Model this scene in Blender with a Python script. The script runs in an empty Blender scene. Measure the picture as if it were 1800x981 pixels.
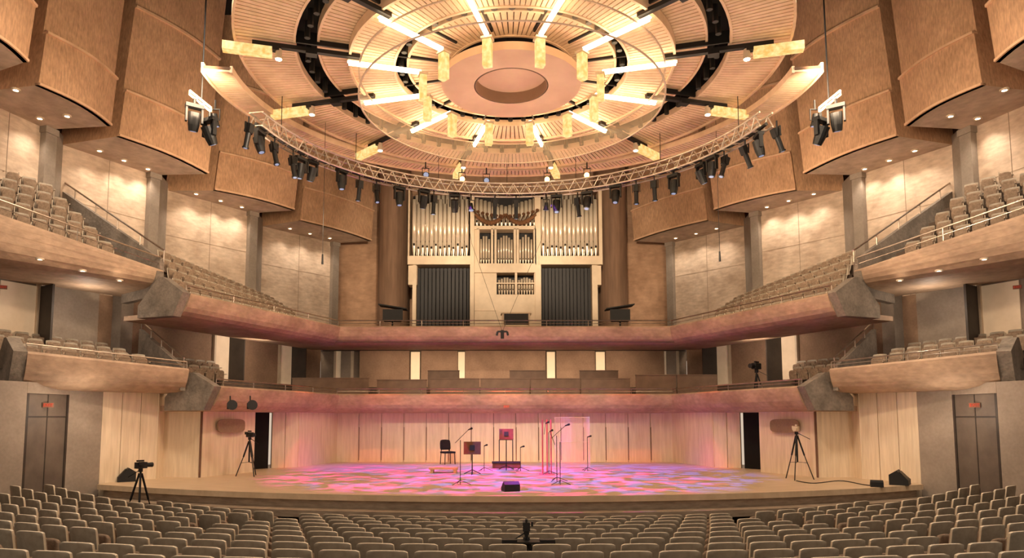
import bpy, bmesh, math, random
from mathutils import Vector, Matrix
random.seed(7)
vs_=bpy.context.scene.view_settings
try:
    vs_.view_transform='Standard'; vs_.look='None'
except Exception as ex: print(ex)
vs_.exposure=0.72
# ------------------------------------------------------------------ camera / survey helpers
F=1200.0; CX,CY=868.0,630.0; TH=math.radians(5.0)
CAM=Vector((-0.45,0.0,2.8)); ZC=2.8
cam_d=bpy.data.cameras.new("camera"); cam=bpy.data.objects.new("camera",cam_d)
bpy.context.scene.collection.objects.link(cam)
cam.location=CAM; cam.rotation_euler=(math.pi/2+TH,0,0)
cam_d.sensor_width=36.0; cam_d.lens=36.0*F/1800.0
cam_d.shift_x=(900-CX)/1800.0; cam_d.shift_y=(CY-490.5)/1800.0
cam_d.clip_end=200
bpy.context.scene.camera=cam
ST,CT=math.sin(TH),math.cos(TH)
def ray(px,py):
    a=(px-CX)/F; b=(CY-py)/F
    return Vector((a, CT-b*ST, ST+b*CT))
def H(px,py,h):
    d=ray(px,py); t=h/d.z
    return (CAM.x+d.x*t, d.y*t)
def AY(px,py,Y):
    d=ray(px,py); t=Y/d.y
    return (CAM.x+d.x*t, ZC+d.z*t)
def proj(x,y,z):
    r=Vector((x,y,z))-CAM
    dep=r.y*CT+r.z*ST; up=-r.y*ST+r.z*CT
    return (CX+F*r.x/dep, CY-F*up/dep)
def S(px,py): return H(px,py,-1.8)
def lin(c):
    return tuple(((v/255.0)/12.92 if v/255.0<=0.04045 else ((v/255.0+0.055)/1.055)**2.4) for v in c)+(1.0,)
# ------------------------------------------------------------------ materials
def mat(name,c1,c2=None,scale=4.0,rough=0.7,metal=0.0,bump=0.0,stretch=(1,1,1),detail=6,emis=None,estr=0.0,fine=0.0,fs=(14,14,14)):
    m=bpy.data.materials.new(name); m.use_nodes=True; nt=m.node_tree; b=nt.nodes["Principled BSDF"]
    b.inputs["Roughness"].default_value=rough; b.inputs["Metallic"].default_value=metal
    c2=c2 or tuple(int(v*0.85) for v in c1)
    tc=nt.nodes.new("ShaderNodeTexCoord"); mp=nt.nodes.new("ShaderNodeMapping"); mp.inputs["Scale"].default_value=stretch
    no=nt.nodes.new("ShaderNodeTexNoise"); no.inputs["Scale"].default_value=scale; no.inputs["Detail"].default_value=detail
    no.inputs["Roughness"].default_value=0.6
    cr=nt.nodes.new("ShaderNodeValToRGB"); cr.color_ramp.elements[0].position=0.32; cr.color_ramp.elements[1].position=0.68
    cr.color_ramp.elements[0].color=lin(c2); cr.color_ramp.elements[1].color=lin(c1)
    nt.links.new(tc.outputs["Object"],mp.inputs["Vector"]); nt.links.new(mp.outputs[0],no.inputs["Vector"])
    nt.links.new(no.outputs["Fac"],cr.inputs["Fac"]); out=cr.outputs[0]
    if fine>0:
        mp2=nt.nodes.new("ShaderNodeMapping"); mp2.inputs["Scale"].default_value=fs; nt.links.new(tc.outputs["Object"],mp2.inputs["Vector"])
        n3=nt.nodes.new("ShaderNodeTexNoise"); n3.inputs["Scale"].default_value=1.0; n3.inputs["Detail"].default_value=3; nt.links.new(mp2.outputs[0],n3.inputs["Vector"])
        mr=nt.nodes.new("ShaderNodeMapRange"); mr.inputs["From Min"].default_value=0.3; mr.inputs["From Max"].default_value=0.7; mr.inputs["To Min"].default_value=1-fine; mr.inputs["To Max"].default_value=1+fine*0.4
        nt.links.new(n3.outputs["Fac"],mr.inputs["Value"])
        vm=nt.nodes.new("ShaderNodeVectorMath"); vm.operation='SCALE'; nt.links.new(out,vm.inputs[0]); nt.links.new(mr.outputs[0],vm.inputs["Scale"]); out=vm.outputs[0]
    nt.links.new(out,b.inputs["Base Color"])
    if bump>0:
        bp=nt.nodes.new("ShaderNodeBump"); bp.inputs["Strength"].default_value=bump; bp.inputs["Distance"].default_value=0.05
        n2=nt.nodes.new("ShaderNodeTexNoise"); n2.inputs["Scale"].default_value=scale*6; nt.links.new(mp.outputs[0],n2.inputs["Vector"])
        nt.links.new(n2.outputs["Fac"],bp.inputs["Height"]); nt.links.new(bp.outputs[0],b.inputs["Normal"])
    if emis:
        b.inputs["Emission Color"].default_value=lin(emis); b.inputs["Emission Strength"].default_value=estr
    return m
M={}
M['conc']=mat("concrete_warm",(214,192,170),(176,152,130),0.9,0.85,bump=0.15,fine=0.2,fs=(3,3,9))
M['concg']=mat("concrete_grey",(150,136,122),(112,101,90),2.0,0.9,bump=0.3,fine=0.2)
M['fascia']=mat("concrete_fascia",(200,168,140),(162,133,109),0.8,0.7,bump=0.25,stretch=(1,1,2),fine=0.18,fs=(5,5,9))
M['pil']=mat("pilaster_paint",(150,137,124),(130,118,106),1.5,0.7,fine=0.1)
M['joint']=mat("concrete_joint",(150,130,112),(136,118,100),1.5,0.8)
M['fabric']=mat("acoustic_fabric",(206,164,128),(182,142,108),1.0,0.95,bump=0.2,fine=0.28,fs=(22,22,5))
M['fabtrim_lit']=mat("fabric_trim_lit",(224,184,148),(200,160,126),2.0,0.9)  # seam ridge strips; paler tone paints the light they catch
M['outer']=mat("outer_wall_brown",(104,72,50),(84,57,40),1.0,0.95)
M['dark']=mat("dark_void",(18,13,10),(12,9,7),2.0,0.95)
M['brownwall']=mat("brown_wall",(158,128,104),(134,107,86),1.2,0.85,fine=0.12)
M['midwall_lit']=mat("mid_tier_wall_lit",(176,142,114),(150,119,95),1.2,0.85,fine=0.12)  # lighter copy of the brown wall, with lamplight painted into its colour
M['organwall_lit']=mat("organ_surround_wall_lit",(198,158,126),(168,130,101),1.2,0.85,fine=0.15,fs=(3,3,8))  # brown wall lightened to tan; the light on it is painted in
M['colwall']=mat("column_brown",(142,110,86),(108,82,63),1.2,0.8,stretch=(3,3,0.3))
M['greywall']=mat("grey_wall",(166,150,135),(146,131,117),1.0,0.8,fine=0.1)
M['bench']=mat("bench_wood",(134,106,84),(112,87,68),2.0,0.6)
M['cream']=mat("cream_wood",(244,224,196),(224,202,172),1.5,0.55,stretch=(6,6,0.6),fine=0.07,fs=(20,20,1))
M['seam']=mat("seam_dark",(124,90,72),(104,74,58),2,0.9)
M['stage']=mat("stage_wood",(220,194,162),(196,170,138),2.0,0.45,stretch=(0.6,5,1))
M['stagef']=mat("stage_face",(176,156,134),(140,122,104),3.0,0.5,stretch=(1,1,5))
M['floor']=mat("stalls_floor",(40,30,24),(28,21,17),2.0,0.6)
M['deck']=mat("deck_carpet",(96,79,66),(76,62,52),3.0,0.9)
M['slat']=mat("slat_white",(238,208,176),(218,186,152),3.0,0.55)
M['slatd']=mat("slat_backing",(104,74,52),(84,59,42),3.0,0.8)
M['disc']=mat("disc_plaster",(236,204,174),(222,188,158),1.0,0.6)
M['discshade']=mat("disc_recess_shade",(160,126,100),(140,110,87),1.0,0.6)  # darker disc plaster; shade inside the hole is put into the colour
M['black']=mat("black_metal",(14,12,12),(9,8,8),6.0,0.5,metal=0.1)
M['blackp']=mat("black_plastic",(22,20,20),(14,13,13),6.0,0.6)
M['alu']=mat("aluminium",(206,192,176),(176,162,148),5.0,0.35,metal=0.6)
M['chrome']=mat("rail_steel",(190,172,156),(160,144,130),5.0,0.3,metal=0.9)
M['pipe']=mat("pipe_tin",(244,228,204),(218,200,174),3.0,0.25,metal=0.3,stretch=(1,1,0.4))
M['pipedark']=mat("pipe_wood_dark",(30,22,18),(18,13,11),3.0,0.6,stretch=(6,6,0.5))
M['case']=mat("organ_case",(226,202,170),(208,184,152),1.5,0.5)
M['glass']=mat("lens_glass",(120,130,150),(90,100,120),3,0.1,emis=(190,210,255),estr=0.25)
M['glassw']=mat("lens_glass_warm",(255,180,110),(255,160,90),3,0.1,emis=(255,180,90),estr=14)
M['seatback']=mat("seat_shell",(170,157,138),(142,130,113),5.0,0.5)
M['seatrimlit']=mat("seat_rim_highlight",(250,236,212),(234,218,194),5.0,0.45)  # pale edge colour paints the highlight along the seat tops
M['seatpad']=mat("seat_fabric",(160,137,116),(126,106,88),14.0,0.95,bump=0.2)
M['seatarm']=mat("seat_arm",(204,184,160),(176,158,136),5.0,0.45)
M['seatleg']=mat("seat_leg",(50,43,38),(38,32,28),5.0,0.5)
M['stand']=mat("desk_wood",(126,84,52),(100,66,40),5.0,0.95)
M['step']=mat("step_wood",(232,196,120),(214,178,104),5.0,0.5)
M['blackf']=mat("chair_fabric",(30,25,25),(20,16,16),9.0,0.9)
M['red']=mat("sign_red",(210,74,52),(196,64,44),2.0,0.5,emis=(255,70,40),estr=0.15)
M['signbox']=mat("sign_box",(150,100,80),(136,90,72),2.0,0.5)
M['pink']=mat("pink_tube",(236,120,130),(220,100,110),2.0,0.4)
M['tube']=mat("light_tube",(255,240,214),(255,236,205),2.0,0.5,emis=(255,226,180),estr=10)
M['down']=mat("downlight_lens",(255,244,226),(255,240,220),2.0,0.5,emis=(255,232,200),estr=12)
M['doorglow']=mat("lit_panel",(226,204,178),(212,188,160),2.0,0.6,emis=(255,216,170),estr=0.08)
M['slot']=mat("lit_slot",(244,224,194),(234,212,180),2.0,0.6,emis=(255,212,155),estr=0.25)
M['door']=mat("door_grey",(112,99,88),(94,82,73),2.0,0.6)
M['frame']=mat("door_frame",(214,194,168),(194,174,150),2.0,0.5)
M['doord']=mat("door_dark",(66,56,49),(50,42,37),2.0,0.6)
def lantern_mat():
    m=bpy.data.materials.new("lantern_alabaster"); m.use_nodes=True; nt=m.node_tree; b=nt.nodes["Principled BSDF"]
    no=nt.nodes.new("ShaderNodeTexNoise"); no.inputs["Scale"].default_value=9; no.inputs["Detail"].default_value=5
    tc=nt.nodes.new("ShaderNodeTexCoord"); nt.links.new(tc.outputs["Object"],no.inputs["Vector"])
    cr=nt.nodes.new("ShaderNodeValToRGB"); cr.color_ramp.elements[0].position=0.36; cr.color_ramp.elements[1].position=0.64
    cr.color_ramp.elements[0].color=lin((246,182,96)); cr.color_ramp.elements[1].color=lin((255,230,158))
    nt.links.new(no.outputs["Fac"],cr.inputs["Fac"]); nt.links.new(cr.outputs[0],b.inputs["Emission Color"])
    b.inputs["Base Color"].default_value=lin((130,90,54)); b.inputs["Emission Strength"].default_value=0.65
    return m
M['lantern']=lantern_mat()
def acryl_mat(name,c,alpha):
    m=bpy.data.materials.new(name); m.use_nodes=True; nt=m.node_tree; nt.nodes.clear()
    o=nt.nodes.new("ShaderNodeOutputMaterial"); mx=nt.nodes.new("ShaderNodeMixShader"); t=nt.nodes.new("ShaderNodeBsdfTransparent"); g=nt.nodes.new("ShaderNodeBsdfPrincipled")
    g.inputs["Base Color"].default_value=lin(c); g.inputs["Roughness"].default_value=0.3
    no=nt.nodes.new("ShaderNodeTexNoise"); no.inputs["Scale"].default_value=2.0
    mr=nt.nodes.new("ShaderNodeMapRange"); mr.inputs["To Min"].default_value=alpha*0.7; mr.inputs["To Max"].default_value=alpha*1.3
    nt.links.new(no.outputs["Fac"],mr.inputs["Value"]); nt.links.new(mr.outputs[0],mx.inputs[0])
    nt.links.new(t.outputs[0],mx.inputs[1]); nt.links.new(g.outputs[0],mx.inputs[2]); nt.links.new(mx.outputs[0],o.inputs[0])
    return m
M['acryl']=acryl_mat("acrylic",(255,230,200),0.1)
M['screen']=acryl_mat("clear_screen",(255,200,180),0.14)
# ------------------------------------------------------------------ mesh builder
COL=bpy.context.scene.collection
def setp(o,label=None,cat=None,kind=None,group=None):
    if label: o["label"]=label
    if cat: o["category"]=cat
    if kind: o["kind"]=kind
    if group: o["group"]=group
class MB:
    def __init__(s): s.v=[];s.f=[];s.m=[]
    def add(s,vs,fs,mi=0):
        n=len(s.v); s.v+= [tuple(v) for v in vs]
        for f in fs: s.f.append([i+n for i in f]); s.m.append(mi)
    def box(s,c,d,rz=0,mi=0,rx=0):
        R=Matrix.Rotation(rz,3,'Z')@Matrix.Rotation(rx,3,'X'); c=Vector(c)
        vs=[c+R@Vector((x*d[0]/2,y*d[1]/2,z*d[2]/2)) for x in(-1,1) for y in(-1,1) for z in(-1,1)]
        s.add(vs,[(0,1,3,2),(4,6,7,5),(0,4,5,1),(2,3,7,6),(0,2,6,4),(1,5,7,3)],mi)
    def seg(s,p0,p1,t,z0,z1,mi=0,z0b=None,z1b=None):
        a=Vector((p0[0],p0[1],0)); b=Vector((p1[0],p1[1],0)); d=(b-a).normalized(); n=Vector((-d.y,d.x,0))*t/2
        z0b=z0 if z0b is None else z0b; z1b=z1 if z1b is None else z1b
        vs=[]
        for p,lo,hi in((a,z0,z1),(b,z0b,z1b)):
            for q in(p-n,p+n):
                vs+=[(q.x,q.y,lo),(q.x,q.y,hi)]
        s.add(vs,[(0,1,3,2),(4,6,7,5),(0,4,5,1),(2,3,7,6),(0,2,6,4),(1,5,7,3)],mi)
    def cyl(s,p0,p1,r0,r1=None,n=8,mi=0,caps=True):
        r1=r0 if r1 is None else r1; p0=Vector(p0);p1=Vector(p1); d=(p1-p0)
        if d.length<1e-6: return
        d.normalize(); u=d.orthogonal().normalized(); w=d.cross(u)
        vs=[]
        for p,r in((p0,r0),(p1,r1)):
            for i in range(n):
                a=2*math.pi*i/n; vs.append(p+u*math.cos(a)*r+w*math.sin(a)*r)
        fs=[(i,(i+1)%n,n+(i+1)%n,n+i) for i in range(n)]
        if caps: fs+=[tuple(range(n))[::-1],tuple(range(n,2*n))]
        s.add(vs,fs,mi)
    def prism(s,poly,z0,z1,mi=0,shift=(0,0),mtop=None,mbot=None):
        n=len(poly)
        s.add([(p[0],p[1],z0) for p in poly]+[(p[0]+shift[0],p[1]+shift[1],z1) for p in poly],
              [(i,(i+1)%n,n+(i+1)%n,n+i) for i in range(n)],mi)
        k=len(s.v)-2*n
        s.f.append([k+i for i in range(n)][::-1]); s.m.append(mi if mbot is None else mbot)
        s.f.append([k+n+i for i in range(n)]); s.m.append(mi if mtop is None else mtop)
    def ring(s,c,r0,r1,z0,z1,a0=0,a1=2*math.pi,n=64,mi=0):
        full=abs(a1-a0-2*math.pi)<1e-4; m=n if full else n+1
        vs=[]
        for i in range(m):
            a=a0+(a1-a0)*i/n; ca,sa=math.sin(a),-math.cos(a)
            for r,z in((r0,z0),(r1,z0),(r1,z1),(r0,z1)): vs.append((c[0]+ca*r,c[1]+sa*r,z))
        fs=[]
        for i in range(n):
            j=(i+1)%m
            for k in range(4): fs.append((i*4+k,i*4+(k+1)%4,j*4+(k+1)%4,j*4+k))
        if not full: fs+=[(0,1,2,3),(4*(m-1)+3,4*(m-1)+2,4*(m-1)+1,4*(m-1))]
        s.add(vs,fs,mi)
    def slats(s,c,r0,r1,z0,z1,a0,a1,n,gap=0.22,mi=0):
        for i in range(n):
            b0=a0+(a1-a0)*(i+gap/2)/n; b1=a0+(a1-a0)*(i+1-gap/2)/n
            vs=[]
            for a in(b0,b1):
                ca,sa=math.sin(a),-math.cos(a)
                for r,z in((r0,z0),(r1,z0),(r1,z1),(r0,z1)): vs.append((c[0]+ca*r,c[1]+sa*r,z))
            s.add(vs,[(0,1,2,3),(7,6,5,4),(0,4,5,1),(1,5,6,2),(2,6,7,3),(3,7,4,0)],mi)
    def mesh(s,name,mats,smooth=False):
        me=bpy.data.meshes.new(name); me.from_pydata(s.v,[],s.f)
        for m in mats: me.materials.append(M[m])
        for p,i in zip(me.polygons,s.m): p.material_index=i
        bm=bmesh.new(); bm.from_mesh(me); bmesh.ops.recalc_face_normals(bm,faces=bm.faces); bm.to_mesh(me); bm.free()
        if smooth:
            for p in me.polygons: p.use_smooth=True
        me.update(); return me
    def build(s,name,mats,parent=None,smooth=False,loc=(0,0,0),rz=0,**k):
        o=bpy.data.objects.new(name,s.mesh(name,mats,smooth)); COL.objects.link(o)
        o.location=loc; o.rotation_euler=(0,0,rz)
        if parent: o.parent=parent
        setp(o,**k); return o
def empty(name,loc=(0,0,0),rz=0,**k):
    o=bpy.data.objects.new(name,None); COL.objects.link(o); o.location=loc; o.rotation_euler=(0,0,rz); o.empty_display_size=0.2
    setp(o,**k); return o
def obj(name,me,parent=None,loc=(0,0,0),rot=(0,0,0),**k):
    o=bpy.data.objects.new(name,me); COL.objects.link(o); o.location=loc; o.rotation_euler=rot
    if parent: o.parent=parent
    setp(o,**k); return o
def light(kind,name,loc,energy,color,target=None,size=0.3,spot=60,blend=0.5,parent=None,sx=None,sy=None):
    l=bpy.data.lights.new(name,kind); l.energy=energy; l.color=color
    if kind=='AREA':
        l.size=sx or size
        if sy: l.shape='RECTANGLE'; l.size_y=sy
    else: l.shadow_soft_size=size
    if kind=='SPOT': l.spot_size=math.radians(spot); l.spot_blend=blend
    o=bpy.data.objects.new(name,l); COL.objects.link(o); o.location=loc
    d=Vector(target)-Vector(loc) if target else Vector((0,0,-1))
    o.rotation_euler=d.to_track_quat('-Z','Y').to_euler()
    return o
def mir(p): return (-p[0],)+tuple(p[1:])
# ------------------------------------------------------------------ structure: stalls floor, ceiling
RC=(0.0,34.7); RP=0.82
def rowz(R,a=0): return -0.15+0.083*(R-20)+2.6*max(0,abs(a)-0.2)**2
b=MB()
K=30
for k in range(-2,20):
    R0=20+RP*k+RP/2; R1=R0-RP
    vs=[];
    for i in range(K+1):
        a=-0.75+1.5*i/K; z=rowz(20+RP*k,a)
        for R in(R1,R0): vs.append((RC[0]+R*math.sin(a),RC[1]-R*math.cos(a),z))
    b.add(vs,[(2*i,2*i+1,2*i+3,2*i+2) for i in range(K)])
    vs=[]
    for i in range(K+1):
        a=-0.75+1.5*i/K; z=rowz(20+RP*k,a)
        for zz in(z,z+0.083*RP): vs.append((RC[0]+R0*math.sin(a),RC[1]-R0*math.cos(a),zz))
    b.add(vs,[(2*i,2*i+1,2*i+3,2*i+2) for i in range(K)])
b.build("floor",['floor'],label="raked dark brown stalls floor",kind="structure")
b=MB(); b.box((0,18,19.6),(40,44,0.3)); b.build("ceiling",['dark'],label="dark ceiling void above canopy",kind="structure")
# stage
SR=23.8; sc=(0,39.8)
def arc(R,c,a0,a1,n): return [(c[0]+R*math.sin(a0+(a1-a0)*i/n),c[1]-R*math.cos(a0+(a1-a0)*i/n)) for i in range(n+1)]
amax=math.asin(11.25/SR)
st=empty("stage",(0,16,0),label="wide light wooden concert stage with curved stepped front",cat="stage")
def stp(b,name,m):
    me=b.mesh(name,[m]); me.transform(Matrix.Translation((0,-16,0))); obj(name,me,st)
back=[(11.3,20.2),(10.6,22.5),(8.2,29.8),(-8.2,29.8),(-10.6,22.5),(-11.3,20.2)]
b=MB(); b.prism(arc(SR,sc,-amax,amax,40)+back,0.86,1.0); stp(b,"stage_floor",'stage')
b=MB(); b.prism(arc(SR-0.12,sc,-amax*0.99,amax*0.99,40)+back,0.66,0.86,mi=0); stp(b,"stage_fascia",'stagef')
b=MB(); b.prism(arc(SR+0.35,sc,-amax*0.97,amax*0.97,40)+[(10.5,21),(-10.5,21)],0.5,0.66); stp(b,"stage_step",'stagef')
b=MB(); b.prism(arc(SR-0.15,sc,-amax*0.97,amax*0.97,40)+[(10.5,21),(-10.5,21)],-0.4,0.5); stp(b,"stage_shadow_base",'doord')  # dark colour paints the shadow gap below the step
# ------------------------------------------------------------------ stage walls (boards)
def boards(b,p0,p1,z0,z1,n,mi=0,ms=1,t=0.08):
    a=Vector((p0[0],p0[1])); c=Vector((p1[0],p1[1])); L=(c-a).length; g=0.009
    for i in range(n):
        q0=a.lerp(c,i/n); q1=a.lerp(c,(i+1)/n); d=(q1-q0).normalized()
        b.seg(q0+d*g,q1-d*g,t,z0,z1,mi)
    d=(c-a).normalized(); nn=Vector((-d.y,d.x)); nn=nn if nn.y>0 else -nn
    b.seg(a+nn*0.06,c+nn*0.06,0.05,z0,z1,ms)
zt=ZC+0.32
b=MB(); boards(b,(-6.95,28.4),(6.95,28.4),1.0,zt,15)
for i in range(1,15):
    x=-6.95+13.9*i/15; b.box((x+0.01,28.345,1.75),(0.026,0.02,1.35),mi=1)
b.build("wall_back",['cream','seam'],label="pale wood panelled wall behind stage",kind="structure")
for sgn,side in((1,"left"),(-1,"right")):
    f=lambda p:(p[0]*sgn,p[1])
    b=MB(); boards(b,f((-7.7,25.4)),f((-6.95,28.4)),1.0,zt,3); boards(b,f((-8.5,24.9)),f((-7.7,25.4)),1.0,zt,2)
    b.box((sgn*-8.9,24.6,1.9),(0.7,0.3,2.3),rz=sgn*0.9,mi=2)
    boards(b,f((-9.4,21.0)),f((-8.55,23.2)),1.0,zt,1); boards(b,f((-10.6,21.1)),f((-9.4,21.0)),1.0,zt,1)
    b.seg(f((-9.41,20.94)),f((-9.36,20.97)),0.05,1.0,zt,1)
    boards(b,f((-11.4,19.1)),f((-10.55,20.6)),0.6,ZC+0.8,3)
    b.seg(f((-10.55,20.55)),f((-10.6,21.15)),0.08,0.6,ZC+0.8,0)
    b.seg(f((-11.4,19.1)),f((-11.85,18.3)),0.1,-0.3,ZC+0.85,3)
    b.seg(f((-12.1,17.0)),f((-12.9,14.5)),0.1,-0.3,ZC+0.9,3)
    b.seg(f((-12.9,14.5)),f((-13.4,10.0)),0.1,-0.3,ZC+0.9,3)
    b.seg(f((-11.85,18.3)),f((-12.1,17.0)),0.1,ZC+0.62,ZC+0.9,3)
    b.build("wall_"+side,['cream','seam','dark','greywall'],label="curved cream and grey lower side wall",kind="structure")
    b=MB(); p0,p1=Vector(f((-11.85,18.3))),Vector(f((-12.1,17.0)))
    b.seg(p0,p1,0.04,-0.1,ZC+0.62,0); b.seg(p0,p0.lerp(p1,0.05),0.1,-0.1,ZC+0.62,1); b.seg(p0.lerp(p1,0.95),p1,0.1,-0.1,ZC+0.62,1)
    b.seg(p0.lerp(p1,0.49),p0.lerp(p1,0.51),0.06,-0.1,ZC+0.6,1); b.seg(p0,p1,0.07,ZC+0.02,ZC+0.05,1)
    b.build("door_"+("1" if sgn>0 else "2"),['door','doord'],label="tall grey double exit door",kind="structure")
    c=Vector(f((-8.92,22.0,))); d=(Vector(f((-8.55,23.2)))-Vector(f((-9.4,21.0)))).normalized(); n=Vector((sgn*abs(d.y),-abs(d.x)))
    b=MB(); ol=[]
    for i in range(24):
        a=2*math.pi*i/24; ex=0.32*abs(math.cos(a))**0.5*(1 if math.cos(a)>0 else -1); ez=0.22*abs(math.sin(a))**0.5*(1 if math.sin(a)>0 else -1); ol.append((ex,ez))
    vs=[]
    for off in(0.045,0.09):
        for ex,ez in ol: q=c+d*ex*1.9+n*off; vs.append((q.x,q.y,2.55+ez))
    b.add(vs,[tuple(range(24)),tuple(range(24,48))]+[(i,(i+1)%24,24+(i+1)%24,24+i) for i in range(24)])
    b.build("vent_grille",['brownwall'],label="rounded brown perforated grille plate on stage wall",cat="vent")
# ------------------------------------------------------------------ EXIT signs
def exit_sign(loc,rz,w,label):
    e=empty("exit_sign",loc,rz,label=label,cat="sign")
    b=MB(); b.box((0,0,0),(w,0.06,w*0.5)); b.build("sign_box",['signbox'],e)
    cu=bpy.data.curves.new("t",'FONT'); cu.body="EXIT"; cu.size=w*0.42; cu.align_x='CENTER'; cu.align_y='CENTER'; cu.extrude=0.004
    to=bpy.data.objects.new("t",cu); COL.objects.link(to)
    dg=bpy.context.evaluated_depsgraph_get(); me=bpy.data.meshes.new_from_object(to.evaluated_get(dg)); bpy.data.objects.remove(to)
    me.materials.clear(); me.materials.append(M['red'])
    obj("lettering",me,e,(0,-0.036,0),(math.pi/2,0,0))
exit_sign((-11.88,17.55,3.13),0.6,0.24,"small red EXIT sign above grey door")
exit_sign((11.88,17.55,3.13),-0.6,0.24,"small red EXIT sign above grey door")
exit_sign((0.05,26.88,ZC+0.45),0,0.24,"small red EXIT sign on balcony front")
# ------------------------------------------------------------------ balconies
PROF=[(0.04,1.0),(-0.02,0.93),(0.0,0.8),(0.04,0.62),(0.1,0.42),(0.2,0.24),(0.36,0.1),(0.6,0.02),(0.9,0.0),(2.6,0.0),(2.6,0.2),(0.4,0.3),(0.34,1.0)]
def path_normals(path,center=(0,20)):
    segs=[]
    for i in range(len(path)-1):
        d=(Vector(path[i+1])-Vector(path[i])).normalized(); n=Vector((-d.y,d.x)); mid=(Vector(path[i])+Vector(path[i+1]))/2
        if n.dot(mid-Vector(center))<0: n=-n
        segs.append(n)
    out=[]
    for i in range(len(path)):
        if i==0: out.append(segs[0])
        elif i==len(path)-1: out.append(segs[-1])
        else:
            s=segs[i-1]+segs[i]; out.append(s/(1+segs[i-1].dot(segs[i])))
    return out
def sweep(b,path,bots,tops,prof=PROF,mi=0):
    ns=path_normals(path); m=len(prof); vs=[]
    for p,n,lo,hi in zip(path,ns,bots,tops):
        for o,t in prof: vs.append((p[0]+n.x*o,p[1]+n.y*o,ZC+lo+(hi-lo)*t))
    fs=[]
    for i in range(len(path)-1):
        for k in range(m): fs.append((i*m+k,i*m+(k+1)%m,(i+1)*m+(k+1)%m,(i+1)*m+k))
    fs+=[tuple(range(m)),tuple(range((len(path)-1)*m,len(path)*m))]
    b.add(vs,fs,mi)
def rail(parent,path,tops,rise,off=0.15,post=1.6,r=0.022,name="railing"):
    ns=path_normals(path); b=MB(); pts=[Vector((p[0]+n.x*off,p[1]+n.y*off,ZC+t)) for p,n,t in zip(path,ns,tops)]
    for i in range(len(pts)-1):
        a,c=pts[i],pts[i+1]; up=Vector((0,0,rise)); b.cyl(a+up,c+up,r,n=6); b.cyl(a+up*0.5,c+up*0.5,r*0.5,n=5)
        k=max(1,int((c-a).length/post))
        for j in range(k+1):
            q=a.lerp(c,j/k); b.cyl(q,q+up,r*0.7,n=5)
    b.build(name,['chrome'],parent)
def cap(parent,end,nxt,bot,top,rise,depth=0.3,w=1.7):
    e=Vector(end); d=(e-Vector(nxt)).normalized(); n=path_normals([end,nxt])[0]
    prof=[(-0.03,top),(0.32,bot),(w,bot),(w,bot+(top-bot)*0.55),(0.95,top+rise),(0.75,top+rise)]
    vs=[]
    for k in(0,depth):
        for o,h in prof: q=e+n*o+d*k; vs.append((q.x,q.y,ZC+h))
    m=len(prof); b=MB(); b.add(vs,[tuple(range(m)),tuple(range(m,2*m))]+[(i,(i+1)%m,m+(i+1)%m,m+i) for i in range(m)])
    b.build("end_bracket",['concg'],parent)
def deck(parent,fr,bk,hf,hb,rows,name="seating_deck"):
    b=MB(); n=len(fr)
    def P(i,t,zt): 
        q=Vector(fr[i]).lerp(Vector(bk[i]),t); return (q.x,q.y,ZC+hf[i]+(hb[i]-hf[i])*zt)
    for r in range(rows):
        t0,t1=r/rows,(r+1)/rows; zt_=r/max(1,rows-1) if rows>1 else 0
        zp=(r-1)/max(1,rows-1)
        for i in range(n-1):
            b.add([P(i,t0,zt_),P(i+1,t0,zt_),P(i+1,t1,zt_),P(i,t1,zt_)],[(0,1,2,3)])
            if r>0: b.add([P(i,t0,zp),P(i+1,t0,zp),P(i+1,t0,zt_),P(i,t0,zt_)],[(0,1,2,3)])
    b.build(name,['deck'],parent)
SEATS=[]  # (x,y,z,rz,scale)
def deck_seats(f0,f1,b0,b1,hf0,hf1,hb0,hb1,rows,u0=0,u1=1,pitch=0.48,skip=0,sc=0.8):
    f0,f1,b0,b1=map(Vector,(f0,f1,b0,b1))
    for r in range(skip,rows):
        t=(r+0.55)/rows; zt_=r/max(1,rows-1)
        a=f0.lerp(b0,t); c=f1.lerp(b1,t); L=(c-a).length; n=int(L*(u1-u0)/pitch)
        d=(c-a).normalized(); nn=Vector((-d.y,d.x)); 
        if nn.dot(f0.lerp(f1,.5)-b0.lerp(b1,.5))<0: nn=-nn
        rz=math.atan2(-nn.x,nn.y)
        for i in range(n):
            u=u0+(i+0.5)*pitch/L; q=a.lerp(c,u)
            z=ZC+(hf0+(hb0-hf0)*zt_)*(1-u)+(hf1+(hb1-hf1)*zt_)*u
            SEATS.append((q.x,q.y,z,rz,sc))
lA=(-8.5,20.1); lC=(-6.55,26.9)
lp=[lA,lC,mir(lC),mir(lA)]
lower=empty("balcony",label="lower curved concrete balcony wrapping the stage",cat="balcony")
b=MB(); sweep(b,lp,[0.2]*4,[0.95]*4); b.build("balcony_front",['fascia'],lower)
rail(lower,lp,[0.95]*4,0.2)
cap(lower,lA,lC,0.22,0.92,0.42); cap(lower,mir(lA),mir(lC),0.22,0.92,0.42)
LB=(-12.2,22.6); LBc=(-8.6,31.0)
deck(lower,[(-8.8,20.2),(-6.8,27.2),(6.8,27.2),(8.8,20.2)],[LB,LBc,mir(LBc),mir(LB)],[0.45]*4,[1.35]*4,4)
uA=H(334,515,3.67); uC=H(597,573,3.67); uC=(-6.6,uC[1]); 
up=[uA,uC,mir(uC),mir(uA)]
upper=empty("balcony",label="upper curved concrete balcony below the organ",cat="balcony")
b=MB(); sweep(b,up,[2.97]*4,[3.67]*4); b.build("balcony_front",['fascia'],upper)
rail(upper,up,[3.67]*4,0.24)
cap(upper,uA,uC,2.97,3.65,0.5); cap(upper,mir(uA),mir(uC),2.97,3.65,0.5)
UBn=(-12.6,24.0); UBf=(-10.2,32.0)
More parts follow.
